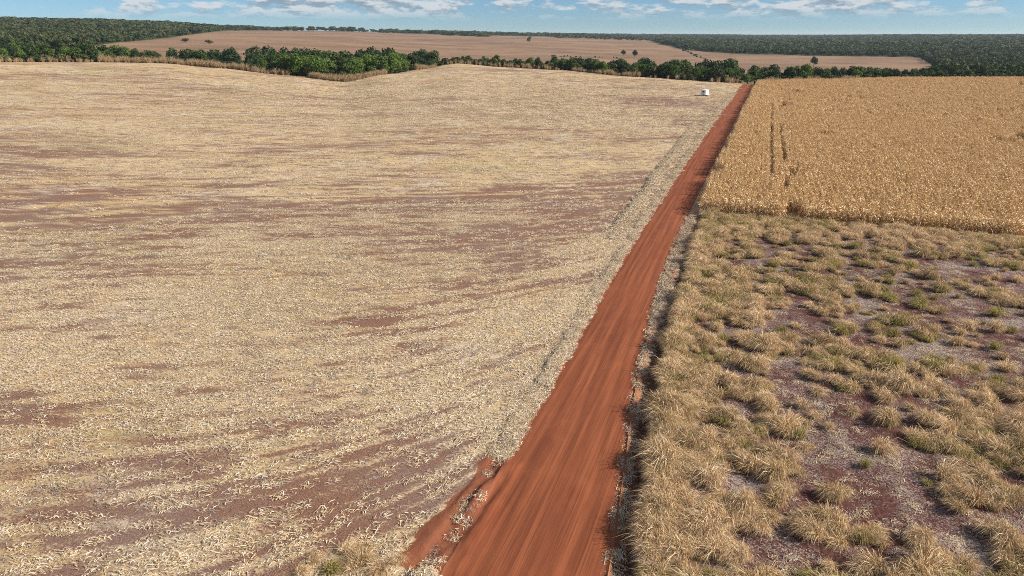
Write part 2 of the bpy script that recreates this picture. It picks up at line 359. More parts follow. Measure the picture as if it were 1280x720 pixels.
M = dict(stubble=stubble_mat(), road=road_mat(), fallow=fallow_mat(), cornsoil=cornsoil_mat(), hills=hills_mat(),
         straw=plant_mat('straw_litter', (.39, .285, .165), (.73, .58, .385), (.62, .555, .48), .08),
         greylitter=plant_mat('grey_litter', (.22, .155, .13), (.46, .40, .36), (.30, .20, .13), .1),
         grass=plant_mat('dry_grass', (.36, .22, .105), (.80, .57, .33), (.90, .74, .51), .10),
         oldgrass=plant_mat('olive_grass', (.29, .185, .09), (.68, .48, .255), (.82, .65, .41), .10),
         green=plant_mat('green_grass', (.22, .19, .055), (.40, .33, .115), (.52, .42, .19), .25),
         corn=plant_mat('dry_corn', (.40, .23, .095), (.74, .505, .25), (.88, .725, .475), .14, .2),
         reed=plant_mat('dry_reed', (.34, .235, .135), (.54, .40, .25), (.42, .31, .17), .3),
         bark=None)
LEAF = dict(dark=plant_mat('leaf_dark', (.018, .033, .014), (.044, .072, .025), (.07, .105, .034), .2),
            mid=plant_mat('leaf_mid', (.042, .070, .020), (.092, .138, .036), (.135, .180, .052), .3),
            bright=plant_mat('leaf_bright', (.060, .104, .021), (.125, .195, .038), (.18, .25, .065), .3),
            olive=plant_mat('leaf_olive', (.060, .072, .026), (.115, .120, .045), (.19, .15, .07), .25),
            far_dark=plant_mat('leaf_far_dark', (.022, .038, .017), (.046, .072, .027), None, .2), far_mid=plant_mat('leaf_far_mid', (.034, .056, .020), (.070, .102, .032), None, .2), far_olive=plant_mat('leaf_far_olive', (.055, .066, .028), (.095, .10, .042), None, .2),
            grey=plant_mat('leaf_grey', (.11, .115, .085), (.19, .19, .15), (.25, .22, .17), .2))
_m, _n, _b = mat('bark'); _n.put(_b.inputs['Base Color'], _n.mix(_n.noise(_n.pos((1, 1, .3)), 3, 5), (.07, .05, .035), (.17, .13, .10))); M['bark'] = _m

# ------------------------------------------------------------------ mesh helpers
def mesh_np(name, V, Fq, attrs=None, smooth=False, material=None):
    V = np.asarray(V, np.float32); Fq = np.asarray(Fq, np.int32); k = Fq.shape[1]
    me = bpy.data.meshes.new(name); me.vertices.add(len(V)); me.vertices.foreach_set('co', V.ravel())
    me.loops.add(Fq.size); me.loops.foreach_set('vertex_index', Fq.ravel())
    me.polygons.add(len(Fq)); me.polygons.foreach_set('loop_start', np.arange(len(Fq), dtype=np.int32) * k)
    if smooth: me.polygons.foreach_set('use_smooth', np.ones(len(Fq), bool))
    for a, v in (attrs or {}).items():
        at = me.attributes.new(a, 'FLOAT', 'POINT'); at.data.foreach_set('value', np.asarray(v, np.float32))
    me.update(calc_edges=True)
    if material: me.materials.append(material)
    return me
def obj(name, me, parent=None, loc=None, link=True, **tags):
    o = bpy.data.objects.new(name, me)
    if link: COL.objects.link(o)
    if parent: o.parent = parent
    if loc is not None: o.location = loc
    for a, b in tags.items(): o[a] = b
    return o
def strips(P, W, tint):
    """ribbons: P (n,k,3) spine points, W (n,k,3) half-width vectors -> verts, quads, tint"""
    n, k, _ = P.shape
    V = np.stack([P - W, P + W], 2).reshape(n, k * 2, 3)
    q = np.array([[2 * i, 2 * i + 1, 2 * i + 3, 2 * i + 2] for i in range(k - 1)])
    Fq = (q[None] + (np.arange(n) * k * 2)[:, None, None]).reshape(-1, 4)
    return V.reshape(-1, 3), Fq, np.repeat(tint, k * 2)
def join(parts):
    V, Fq, T, o = [], [], [], 0
    for v, f, t in parts: V.append(v); Fq.append(f + o); T.append(t); o += len(v)
    return np.concatenate(V), np.concatenate(Fq), np.concatenate(T)
def tube(pts, rad, sides=5, tint=.5):
    pts = np.asarray(pts, float); k = len(pts); V = []
    d = np.gradient(pts, axis=0); d /= np.linalg.norm(d, axis=1)[:, None] + 1e-9
    up = np.array([1, 0, 0.]) if abs(d[0, 2]) > .7 else np.array([0, 0, 1.])
    for i in range(k):
        a = np.cross(d[i], up); a /= np.linalg.norm(a) + 1e-9; b = np.cross(d[i], a)
        for j in range(sides):
            w = 2 * math.pi * j / sides; V.append(pts[i] + rad[i] * (math.cos(w) * a + math.sin(w) * b))
    Fq = [[i * sides + j, i * sides + (j + 1) % sides, (i + 1) * sides + (j + 1) % sides, (i + 1) * sides + j] for i in range(k - 1) for j in range(sides)]
    return np.array(V), np.array(Fq), np.full(len(V), tint)

def scatter(name, pts, rot, scl, idx, protos, **tags):
    """one object of uncountable ground cover: prototypes set on points"""
    me = bpy.data.meshes.new(name); me.vertices.add(len(pts)); me.vertices.foreach_set('co', np.asarray(pts, np.float32).ravel())
    def att(n, ty, v, key):
        at = me.attributes.new(n, ty, 'POINT'); at.data.foreach_set(key, np.ascontiguousarray(v).ravel())
    att('rot', 'FLOAT_VECTOR', np.asarray(rot, np.float32), 'vector'); att('scl', 'FLOAT_VECTOR', np.asarray(scl, np.float32), 'vector'); att('idx', 'INT', np.asarray(idx, np.int32), 'value')
    o = obj(name, me, kind='stuff', **tags)
    ng = bpy.data.node_groups.new(name, 'GeometryNodeTree')
    ng.interface.new_socket('Geometry', in_out='INPUT', socket_type='NodeSocketGeometry'); ng.interface.new_socket('Geometry', in_out='OUTPUT', socket_type='NodeSocketGeometry')
    nn, ll = ng.nodes, ng.links
    gi, go = nn.new('NodeGroupInput'), nn.new('NodeGroupOutput'); ip = nn.new('GeometryNodeInstanceOnPoints'); gt = nn.new('GeometryNodeGeometryToInstance') if False else nn.new('GeometryNodeJoinGeometry')
    for pmesh in protos:
        po = bpy.data.objects.new(name + '_piece', pmesh)
        oi = nn.new('GeometryNodeObjectInfo'); oi.inputs['Object'].default_value = po; oi.inputs['As Instance'].default_value = True
        ll.new(oi.outputs['Geometry'], gt.inputs[0])
    def na(n, ty):
        q = nn.new('GeometryNodeInputNamedAttribute'); q.data_type = ty; q.inputs[0].default_value = n; return q.outputs[0]
    ll.new(gi.outputs[0], ip.inputs['Points']); ll.new(gt.outputs[0], ip.inputs['Instance']); ip.inputs['Pick Instance'].default_value = True
    ll.new(na('idx', 'INT'), ip.inputs['Instance Index'])
    er = nn.new('FunctionNodeEulerToRotation'); ll.new(na('rot', 'FLOAT_VECTOR'), er.inputs[0]); ll.new(er.outputs[0], ip.inputs['Rotation'])
    ll.new(na('scl', 'FLOAT_VECTOR'), ip.inputs['Scale']); ll.new(ip.outputs[0], go.inputs[0])
    md = o.modifiers.new('scatter', 'NODES'); md.node_group = ng
    return o
def rz(n): r = np.zeros((n, 3)); r[:, 2] = rng.uniform(0, 2 * math.pi, n); return r

# ------------------------------------------------------------------ the ground: one seamless grid cut into its pieces
def _grow(start, step, g, end):
    out = [start]; x = 0.0
    while x < end: x += step; step *= g; out.append(start + x)
    return np.array(out[1:])
inner = np.linspace(0, 1, 49)
outer = _grow(0, .12, 1.026, 15000)
u_l = -outer[::-1]; NL, NI = len(u_l), len(inner)
srow = [10.0]
while srow[-1] < 15000: srow.append(srow[-1] * 1.0085 if srow[-1] > 18 else srow[-1] * 1.012)
srow = np.concatenate([-_grow(0, 12, 1.35, 12000)[::-1], np.linspace(-8, 9, 12), srow]); NS = len(srow)
Lr, Rr_ = road_l(srow), road_r(srow)
Tg = np.concatenate([Lr[:, None] + u_l[None], Lr[:, None] + (Rr_ - Lr)[:, None] * inner[None], Rr_[:, None] + outer[None]], 1)
Sg = np.repeat(srow[:, None], Tg.shape[1], 1); NC = Tg.shape[1]
Zg = ground_z(Tg, Sg)
AZg, Dg = polar(Tg, Sg)
PXg, PYg = to_px(Tg, Sg, Zg)
_yt = lambda px: np.interp(px, [0, 110, 120, 200, 262, 280, 400, 550, 690, 812, 818, 856, 912, 1025, 1150, 1165, 1180], [62, 62, 56, 48.5, 40.5, 38, 38.5, 43, 46, 49.5, 53, 62.5, 67, 70, 71.5, 82, 99])
FORg = np.clip((_yt(PXg) - PYg) / 1.5, -3, 3)
FORg = np.where((PXg < -50), 3, np.where(PXg > 1250, 3, FORg)); FORg = np.where(Dg < edge_dist(AZg) + 20, -3, FORg)
SCRg = sstep(8, 30, Dg - edge_dist(AZg)) * (1 - sstep(190, 260, Dg - edge_dist(AZg)))
COVg = straw_cover(Tg, Sg); GCg = grass_cover(Tg, Sg)
DIRg = np.where(Tg <= Lr[:, None] + 1e-6, np.maximum(np.exp(-np.clip((Lr[:, None] - Tg) / .35, 0, 30) ** 2) * (.45 + fbm(Tg, Sg, 5, 3) * .7) * (1 - sstep(380, 400, Sg)), sstep(-.25, .25, in_turnoff(Tg, Sg) + (fbm(Tg * 1.5, Sg * 1.5, 6, 3) - .5) * .9)), 0)
_dc, _dw, _ = ditch(Sg)
DIRr = np.exp(-np.clip((Tg - Rr_[:, None]) / (_dc + .2), 0, 30) ** 4) * (.5 + .6 * fbm(Tg, Sg, 5, 3))
VID = np.arange(NS * NC).reshape(NS, NC)
fcol = np.arange(NC - 1); frow = np.arange(NS - 1)
smid = (srow[:-1] + srow[1:]) / 2
Df = Dg[:-1, :-1]; Ef = edge_dist(AZg[:-1, :-1])
reg = np.full((NS - 1, NC - 1), 4)                                    # 4 hills
isl = (fcol < NL)[None] & (Df < Ef + 12); isr = (fcol >= NL)[None] & (fcol < NL + NI - 1)[None] & (smid < ROAD_END)[:, None]; isg = (fcol >= NL + NI - 1)[None]
reg[isl] = 0; reg[isr & (Df < 900)] = 1
near_r = isg & (Df < Ef + 12); reg[near_r & (smid < CORN_S)[:, None]] = 2; reg[near_r & (smid >= CORN_S)[:, None]] = 3
ACR = np.zeros((NS, NC)); ACR[:, NL:NL + NI] = inner[None] * 2 - 1
def cut(k, name, material, attrs):
    r, c = np.nonzero(reg == k)
    q = np.stack([VID[r, c], VID[r, c + 1], VID[r + 1, c + 1], VID[r + 1, c]], 1)
    used, inv = np.unique(q, return_inverse=True)
    V = np.stack([Tg.ravel()[used], Sg.ravel()[used], Zg.ravel()[used]], 1)
    me = mesh_np(name, V, inv.reshape(-1, 4), {a: v.ravel()[used] for a, v in attrs.items()}, True, material)
    return obj(name, me, kind='structure')
cut(0, 'stubble_field', M['stubble'], dict(cover=COVg, dirt=DIRg))
cut(1, 'dirt_road', M['road'], dict(across=ACR))
cut(2, 'fallow_field', M['fallow'], dict(cover=GCg, dirt=DIRr))
cut(3, 'cornfield_ground', M['cornsoil'], {})
cut(4, 'valley_and_hills', M['hills'], dict(forest=FORg, scrub=SCRg))

# ------------------------------------------------------------------ straw litter on the stubble field
def litter_mesh(name, n, rad, lmin, lmax, w, lift, material, seed):
    g = np.random.default_rng(seed)
    a = g.uniform(0, 2 * math.pi, n); r = rad * np.sqrt(g.uniform(0, 1, n)); c = np.stack([r * np.cos(a), r * np.sin(a), g.uniform(.01, lift * .5, n)], 1)
    d = g.uniform(0, 2 * math.pi, n); L = g.uniform(lmin, lmax, n); wd = w * g.uniform(.5, 1.3, n)
    dv = np.stack([np.cos(d), np.sin(d), 0 * d], 1); sv = np.stack([-np.sin(d), np.cos(d), g.uniform(-.8, .8, n)], 1); sv /= np.linalg.norm(sv, axis=1)[:, None]
    k = np.linspace(-.5, .5, 3)
    P = c[:, None] + dv[:, None] * (k[None, :, None] * L[:, None, None])
    up = g.uniform(-.1, 1, n) * lift; P[:, 1, 2] += up * .8; P[:, 2, 2] += up * g.uniform(-.4, 1.2, n); P[:, 2, :2] += g.normal(0, .06, (n, 2))
    P[:, :, 2] = np.maximum(P[:, :, 2], .008)
    W = sv[:, None] * (wd[:, None, None] * np.array([.7, 1, .35])[None, :, None]) * .5
    return mesh_np(name, *strips(P, W, g.uniform(0, 1, n))[:2], {'tint': np.repeat(g.uniform(0, 1, n), 6)}, False, material)
LIT = [litter_mesh('corn_residue', 38, .5, .07, .36, .034, .10, M['straw'], 100 + i) for i in range(6)] + [litter_mesh('corn_residue', 34, .5, .07, .36, .032, .06, M['greylitter'], 120 + i) for i in range(2)]
def litter_points(n, d0, d1, px0, px1, keep):
    """even over the picture's ground between two distances, right out past the frame's sides"""
    a0, a1 = [math.atan2(*ray(p, 300)[:2]) for p in (px0, px1)]
    az = rng.uniform(a0, a1, n); D = np.sqrt(rng.uniform(d0 ** 2, d1 ** 2, n))
    t, s = view_to_frame(D * np.sin(az), D * np.cos(az)); k = keep(t, s); return t[k], s[k]
def keepL(dens):
    def f(t, s):
        ok = (t < road_l(s) - .12 + wob(s, 41, .22)) & (rng.random(len(t)) < np.clip(.13 + .87 * sstep(.20, .98, straw_cover(t, s)), 0, 1) * dens * (1 - .93 * sstep(170, 460, np.hypot(t, s)))) & ((in_turnoff(t, s) < -.35 + .3 * rng.random(len(t))) | (rng.random(len(t)) < .04))
        return ok
    return f
T1, S1 = litter_points(44000, 22, 105, -330, 900, keepL(1.0))
T2, S2 = litter_points(95000, 100, 470, -40, 960, keepL(.9))
# verge: a thicker mat along the road's left edge, and the windrow
sv = np.exp(rng.uniform(math.log(22), math.log(330), 8000)); tv = road_l(sv) - .15 - np.abs(rng.normal(0, .55, len(sv))) + wob(sv, 41, .22)
kv = (in_turnoff(tv, sv) < -.3) | (rng.random(len(sv)) < .025); tv, sv = tv[kv], sv[kv]
sw = rng.uniform(82, 210, 2600); tw = road_l(sw) - 2.6 - .012 * (sw - 90) + wob(sw / 3, 55, .5) + rng.normal(0, .45, len(sw))
# right-hand berm and verge between road and ditch
sb = np.exp(rng.uniform(math.log(22), math.log(98), 2600)); db, _w, _d = ditch(sb); tb = road_r(sb) + rng.uniform(-.1, 1, len(sb)) * np.maximum(db - _w * .8, .1) + wob(sb, 43, .15)
ks = rng.random(len(sb)) < .12 + .88 * sstep(45, 70, sb); tb, sb = tb[ks], sb[ks]
Tt = np.concatenate([T1, T2, tv, tw, tb]); Ss = np.concatenate([S1, S2, sv, sw, sb]); n = len(Tt)
cls = np.concatenate([np.zeros(len(T1)), np.ones(len(T2)), np.full(len(tv), 2), np.full(len(tw), 3), np.full(len(tb), 2)])
sc = np.where(cls == 0, rng.uniform(.75, 1.15, n), np.where(cls == 1, rng.uniform(1.2, 2.0, n) * np.clip(Ss / 150, 1, 1.6), np.where(cls == 2, rng.uniform(.7, 1.3, n) * np.clip(Ss / 120, .85, 1.8), rng.uniform(1.2, 2.0, n))))
ix = rng.integers(0, 6, n); gp = fbm(Tt / 9, Ss / 9, 45, 3) * .6 + .4 * fbm(Tt / 30, Ss / 22, 44, 2); ix = np.where((cls < 2) & (rng.random(n) < sstep(.44, .62, gp) * .75), rng.integers(6, 8, n), ix)
e_ = .3; v0 = rowcoord(Tt, Ss)[1]; tang = np.arctan2(-(rowcoord(Tt + e_, Ss)[1] - v0), rowcoord(Tt, Ss + e_)[1] - v0); fl = cls < 2
scl = np.stack([sc * np.where(fl, 1.45, 1), sc * np.where(fl, .72, 1), sc * np.where(cls == 1, .75, np.where(cls >= 2, .85, 1))], 1)
lr = rz(n); lr[:, 2] = np.where(fl, tang + rng.normal(0, .25, n) + np.where(rng.random(n) < .5, math.pi, 0), lr[:, 2])
scatter('straw_litter', np.stack([Tt, Ss, ground_z(Tt, Ss)], 1), lr, scl, ix, LIT,
        label='pale corn straw lying over the harvested field and road verges', category='straw')
# bleached litter on the bare ground of the fallow plot
T3, S3 = litter_points(26000, 23, 112, 700, 1600, lambda t, s: (t > road_r(s) + 2.2) & (s < CORN_S) & (rng.random(len(t)) < (1 - grass_cover(t, s)) * (.25 + .75 * sstep(.35, .65, fbm(t / 5, s / 5, 46, 3)))))
n = len(T3); sc = rng.uniform(.5, .95, n)
scatter('bleached_litter', np.stack([T3, S3, ground_z(T3, S3)], 1), rz(n), np.stack([sc, sc, sc * .6], 1), rng.integers(0, 3, n), LIT[5:],
        label='grey bleached plant litter on the bare red soil between grass tussocks', category='plant litter')

# ------------------------------------------------------------------ dry grass tussocks
def tussock_mesh(name, nb, rad, h, lean, material, seed, wid=.018):
    g = np.random.default_rng(seed)
    a = g.uniform(0, 2 * math.pi, nb); r = rad * np.sqrt(g.uniform(0, 1, nb)) * .6
    b = np.stack([r * np.cos(a), r * np.sin(a), 0 * a - .04], 1)
    L = h * g.uniform(.65, 1.35, nb)
    o = np.stack([np.cos(a), np.sin(a), 0 * a], 1) * g.uniform(.2, .9, nb)[:, None] + np.stack([g.normal(lean, .45, nb), g.normal(-.1, .5, nb), 0 * a], 1)
    k = np.array([0, .38, .72, 1.0])
    P = np.zeros((nb, 4, 3)); rise = np.array([0, .48, .66, .42]); out = np.array([0, .20, .56, .92])
    P = b[:, None] + L[:, None, None] * (o[:, None] * out[None, :, None])
    P[:, :, 2] = b[:, 2:3] + L[:, None] * rise[None] * g.uniform(.6, 1.35, nb)[:, None]
    P[:, 1:, :2] += g.normal(0, .03, (nb, 3, 2))
    ph = g.uniform(0, 2 * math.pi, nb); sv = np.stack([np.cos(ph), np.sin(ph), g.normal(0, .3, nb)], 1)
    W = sv[:, None] * (wid * g.uniform(.6, 1.5, nb))[:, None, None] * np.array([.9, 1, .75, .15])[None, :, None] * .5
    V, Fq, _ = strips(P, W, a); return mesh_np(name, V, Fq, {'tint': np.repeat(g.uniform(0, 1, nb), 8)}, False, material)
TUS = [tussock_mesh('tussock', 620, .55, .74, .55, M['grass'], 200 + i, .018) for i in range(5)] + [tussock_mesh('tussock', 620, .52, .72, .5, M['oldgrass'], 210 + i, .018) for i in range(3)] + [tussock_mesh('tussock', 480, .55, .62, .3, M['green'], 220 + i, .024) for i in range(2)]
def keepR(t, s):
    dc, dw, _ = ditch(s)
    return (t > road_r(s) + dc + dw * 1.15 + .45 + rng.uniform(-.15, .25, len(t))) & (s < CORN_S - .2) & (rng.random(len(t)) < .035 + sstep(.36, .66, grass_cover(t, s)))
T4, S4 = litter_points(17000, 22, 112, 690, 1600, keepR)
# a dense hem of grass hanging over the ditch
sh = np.exp(rng.uniform(math.log(22), math.log(98), 900)); dc, dw, _ = ditch(sh); thh = road_r(sh) + dc + dw * 1.1 + .5 + rng.uniform(0, .7, len(sh))
T4 = np.concatenate([T4, thh]); S4 = np.concatenate([S4, sh]); n = len(T4)
sc = rng.uniform(.38, .88, n) * (.35 + 1.3 * fbm(T4 / 1.8, S4 / 1.8, 47, 3)); gm = blobs(T4, S4, GREEN_R) + (fbm(T4 / 6, S4 / 6, 48, 3) - .5) * .9
ix = np.where(gm > .74 + rng.normal(0, .10, n), rng.integers(8, 10, n), np.where(gm > .16 + rng.normal(0, .12, n), rng.integers(5, 8, n), rng.integers(0, 5, n)))
az = math.pi + TH + .35 + (fbm(T4 / 8, S4 / 8, 49, 2) - .5) * 2.4 + rng.normal(0, .5, n) + np.where(rng.random(n) < .2, math.pi, 0)
rot = np.stack([rng.normal(0, .08, n), rng.normal(0, .08, n), az], 1)
Z4 = ground_z(T4, S4); px, py = to_px(T4, S4, Z4)
seen = (px > 20) & (px < 1262) & (py > 20) & (py < 712); order = np.argsort(-(np.where(seen, sc, 0) / np.hypot(T4, S4)))
big, rest = order[:300], order[300:]
scl = np.stack([sc, sc, sc * rng.uniform(1.0, 1.6, n)], 1)
P4 = np.stack([T4, S4, Z4], 1)
scatter('grass_cover', P4[rest], rot[rest], scl[rest], ix[rest], TUS, label='matted dry grass covering the fallow plot beside the road', category='grass')
for i in big:
    k = 0 if ix[i] < 5 else 1 if ix[i] < 8 else 2
    gc_ = float(grass_cover(T4[i:i + 1], S4[i:i + 1])[0]); big_ = sc[i] > .68
    w_ = 'on the edge of the roadside ditch' if T4[i] - float(road_r(S4[i])) < 3.2 else 'at the rim of a bare red soil patch' if gc_ < .62 else 'in the thick grass of the fallow plot'
    o = obj('grass_tussock', TUS[ix[i]], loc=P4[i], label=('large ' if big_ else 'small ') + ['straw-coloured', 'olive-tinged', 'green'][k] + ' grass tussock ' + w_, category='grass tussock', group=('large ' if big_ else 'small ') + ['straw', 'olive', 'green'][k] + ' tussocks ' + w_)
    o.rotation_euler = rot[i]; o.scale = scl[i]

# weeds tangled in straw by the turn-off
for px_, py_, q_, v_ in ((432, 690, .7, 0), (452, 704, .85, 6), (392, 702, .55, 1), (474, 712, .7, 1), (500, 700, .5, 3), (415, 714, .75, 8), (458, 684, .45, 2), (375, 716, .5, 3), (440, 712, .6, 4)):
    a, b = flat(px_, py_); z_ = float(ground_z(np.array([a]), np.array([b]))[0])
    o = obj('weed_clump', TUS[v_], loc=(a, b, z_ - .05), label='dry weed clump tangled in straw beside the road turn-off', category='weed', group='weed clumps beside the turn-off')
    o.rotation_euler = (0, 0, rng.uniform(0, 6.28)); o.scale = (q_, q_, q_ * .9)

# ------------------------------------------------------------------ standing dry corn
def corn_parts(g, ox=0., oy=0.):
    h = g.uniform(1.85, 2.35); lx, ly = g.normal(0, .10, 2)
    zs = np.linspace(0, 1, 4); pts = np.stack([ox + lx * zs ** 1.5, oy + ly * zs ** 1.5, h * zs], 1)
    parts = [tube(pts, [.022, .02, .014, .006], 4, g.uniform(.1, .6))]
    nl = g.integers(9, 13); zz = np.linspace(.22, .93, nl) + g.normal(0, .02, nl); a = g.uniform(0, 6.28) + np.arange(nl) * math.pi + g.normal(0, .7, nl)
    L = g.uniform(.45, .85, nl) * (1 - .35 * np.abs(zz - .55)); d = np.stack([np.cos(a), np.sin(a)], 1)
    b = np.stack([ox + lx * zz ** 1.5, oy + ly * zz ** 1.5, h * zz], 1); k = np.linspace(0, 1, 5)
    P = np.repeat(b[:, None], 5, 1); out = np.array([0, .25, .46, .58, .62]) ; up = np.array([0, .16, .12, -.14, -.46])
    P[:, :, :2] += d[:, None] * (L[:, None] * out[None] * g.uniform(.7, 1.3, nl)[:, None])[:, :, None]; P[:, :, 2] += L[:, None] * up[None] * g.uniform(.5, 1.4, nl)[:, None]
    P[:, 2:, :2] += g.normal(0, .04, (nl, 3, 2))
    sv_ = np.stack([-d[:, 1], d[:, 0], g.normal(0, .5, nl)], 1); sv_ /= np.linalg.norm(sv_, axis=1)[:, None]
    W = sv_[:, None] * np.array([.5, 1, .95, .7, .12])[None, :, None] * (g.uniform(.07, .125, nl) * .5)[:, None, None]
    parts.append(strips(P, W, g.uniform(0, 1, nl)))
    top = pts[-1]; nt = 5; a = g.uniform(0, 6.28, nt); P = top + np.array([0, .12, .22])[None, :, None] * np.stack([np.cos(a) * .5, np.sin(a) * .5, 0 * a + 1], 1)[:, None]
    parts.append(strips(P, np.stack([-np.sin(a), np.cos(a), 0 * a], 1)[:, None] * np.array([.012, .014, .004])[None, :, None], g.uniform(.3, .9, nt)))
    ea = g.uniform(0, 6.28); e0 = np.array([ox + lx * .3, oy + ly * .3, h * .48]); ed = np.array([math.cos(ea) * .5, math.sin(ea) * .5, g.uniform(-.8, .6)]); ed /= np.linalg.norm(ed)
    parts.append(tube([e0, e0 + ed * .08, e0 + ed * .2, e0 + ed * .28], [.012, .04, .036, .008], 5, .97))
    return parts
g = np.random.default_rng(5)
CORN1 = []
for i in range(8):
    V, Fq, Tn = join(corn_parts(g)); CORN1.append(mesh_np('corn_plant', V, Fq, {'tint': Tn}, False, M['corn']))
CORNR = []
for i in range(8):
    pp = []
    for j in range(6): pp += corn_parts(g, g.normal(0, .05), -.68 + j * .27 + g.normal(0, .04))
    V, Fq, Tn = join(pp); CORNR.append(mesh_np('corn_row', V, Fq, {'tint': Tn}, False, M['corn']))
def corn_ok(t, s):
    az, D = polar(t, s)
    a, b = flat(991, 277); notch = (np.abs(t - a) < 1.1) & (s < CORN_S + 5)
    trk = 0
    for tt, w, f in ((2.6, .45, .55), (4.9, .45, .45)):
        c = tt + wob(s / 8, 64, .5); trk = trk + (np.abs(t - c) < w) * (fbm(s / 12, s * 0 + tt, 65, 2) < f + .02) * (s < 260)
    thin = fbm(t / 7, s / 14, 66, 3) < .22
    return (t > road_r(s) + 1.15 + wob(s, 67, .25)) & (D < edge_dist(az) + 8) & ~notch & ~(trk > 0) & ~thin
rows = np.arange(-6.6, 330, .78); ct, cs = [], []
for r in rows:
    s0 = CORN_S + 1.7 + rng.normal(0, .35); s1 = 540
    step = 1.62; ss = np.arange(s0 + .85, s1, step); ct.append(np.full(len(ss), r) + rng.normal(0, .11, len(ss))); cs.append(ss + rng.normal(0, .2, len(ss)))
ct = np.concatenate(ct); cs = np.concatenate(cs); az, D = polar(ct, cs)
vis = (az < math.atan2(*ray(1330, 130)[:2])) & (D < 600); k = vis & corn_ok(ct, cs); k &= (D < 230) | (rng.random(len(ct)) < .62)
ct, cs = ct[k], cs[k]; n = len(ct); D = np.hypot(ct, cs)
rr = np.zeros((n, 3)); rr[:, 2] = rng.normal(0, .22, n) + np.where(rng.random(n) < .5, math.pi, 0)
hsc = .86 + .22 * fbm(ct / 5, cs / 5, 68, 2) + rng.uniform(0, .14, n); wsc = np.where(D < 230, 1.0, 1.25)
scatter('standing_corn', np.stack([ct, cs, ground_z(ct, cs) - .02], 1), rr, np.stack([wsc * 1.15, wsc, hsc], 1), rng.integers(0, 8, n), CORNR,
        label='dense field of ripe dry corn stretching to the tree belt', category='corn')
# the first plants of every row stand free at the field's edge
ft, fs = [], []
rowf = rows[(rows < 46)]
for r in rowf:
    for j in range(5): ft.append(r + rng.normal(0, .05)); fs.append(CORN_S + .15 + j * .33 + rng.normal(0, .06))
ft = np.array(ft); fs = np.array(fs); px, py = to_px(ft, fs, 0); a, b = flat(991, 277)
k = (np.abs(ft - a) > 1.1) & (ft > road_r(fs) + 1.1) & (px < 1276); ft, fs = ft[k][:300], fs[k][:300]; fz = ground_z(ft, fs)
for i in range(len(ft)):
    o = obj('corn_plant', CORN1[rng.integers(0, 8)], loc=(ft[i], fs[i], fz[i] - .02), label='dry corn plant in the front rows bordering the fallow plot', category='corn plant', group='corn plants along the front edge of the field')
    o.rotation_euler = (rng.normal(0, .06), rng.normal(0, .06), rng.uniform(0, 6.28)); q = rng.uniform(.9, 1.08); o.scale = (q * 1.1, q * 1.1, q)

# ------------------------------------------------------------------ trees
def crown_mesh(name, seed, leaves, size, lobes, rx, h0, h1, material, flatness=.8):
    """leaf-clump faces spread through several uneven lobes; unit tree 1 m tall"""
    g = np.random.default_rng(seed); cs_ = []
    for i in range(lobes):
        a = g.uniform(0, 6.28); r = rx * .62 * math.sqrt(g.uniform(0, 1)); q = g.uniform(0, 1)
        z = h0 + (h1 - h0) * (.22 + .62 * q) ; r *= 1.1 - .55 * q
        cs_.append((r * math.cos(a), r * math.sin(a), z, g.uniform(.30, .52) * rx, g.uniform(0, 1)))
    cs_ = np.array(cs_); w = cs_[:, 3] ** 2; which = g.choice(lobes, leaves, p=w / w.sum()); c = cs_[which]
    d = g.normal(0, 1, (leaves, 3)); d /= np.linalg.norm(d, axis=1)[:, None]; rad = c[:, 3] * g.uniform(.15, 1, leaves) ** .33 * g.uniform(.85, 1.15, leaves)
    P = c[:, :3] + d * rad[:, None] * np.array([1, 1, flatness]); P[:, 2] = np.maximum(P[:, 2], h0 * .7)
    nrm = d + g.normal(0, .7, (leaves, 3)); nrm /= np.linalg.norm(nrm, axis=1)[:, None]
    u = np.cross(nrm, g.normal(0, 1, (leaves, 3))); u /= np.linalg.norm(u, axis=1)[:, None]; v = np.cross(nrm, u)
    sz = size * g.uniform(.55, 1.4, leaves)[:, None]
    V = np.stack([P - u * sz * .5, P + v * sz * .42, P + u * sz * .5, P - v * sz * .42], 1).reshape(-1, 3)
    tint = np.clip(.55 * c[:, 4] + .45 * g.uniform(0, 1, leaves), 0, 1)
    return mesh_np(name, V, np.arange(leaves * 4).reshape(-1, 4), {'tint': np.repeat(tint, 4)}, False, material), cs_
def trunk_mesh(name, lobes, h0, r0, seed):
    g = np.random.default_rng(seed); zt = lobes[:, 2].max() * .85; b = g.normal(0, .02, 2)
    parts = [tube([(0, 0, -.06), (b[0], b[1], zt * .35), (b[0] * 1.5, -b[1], zt * .7), (0, 0, zt)], [r0 * 1.25, r0, r0 * .6, r0 * .2], 6)]
    for i in range(min(6, len(lobes))):
        q = g.uniform(.25, .55) * zt; e = lobes[i, :3]
        parts.append(tube([(b[0], b[1], q), (e[0] * .5, e[1] * .5, q + (e[2] - q) * .6), tuple(e)], [r0 * .5, r0 * .35, r0 * .12], 5))
    V, Fq, Tn = join(parts); return mesh_np(name, V, Fq, {'tint': Tn}, True, M['bark'])
KINDS = {}
def add_kind(key, leafmat, n, leaves, size, lobes, rx, h0, r0, flatness=.85):
    KINDS[key] = []
    for i in range(n):
        sd_ = hash(key) % 1 + len(KINDS) * 50 + i
        cm_, lb = crown_mesh('crown', sd_, leaves, size, lobes, rx, h0, 1.0, LEAF[leafmat], flatness); KINDS[key].append((cm_, trunk_mesh('trunk', lb, h0, r0, sd_)))
add_kind('dark', 'dark', 4, 1500, .075, 13, .44, .18, .028)
add_kind('mid', 'mid', 4, 1500, .075, 12, .46, .12, .025)
add_kind('bright', 'bright', 4, 1600, .075, 14, .50, .06, .025)
add_kind('olive', 'olive', 3, 1000, .085, 11, .52, .05, .02)
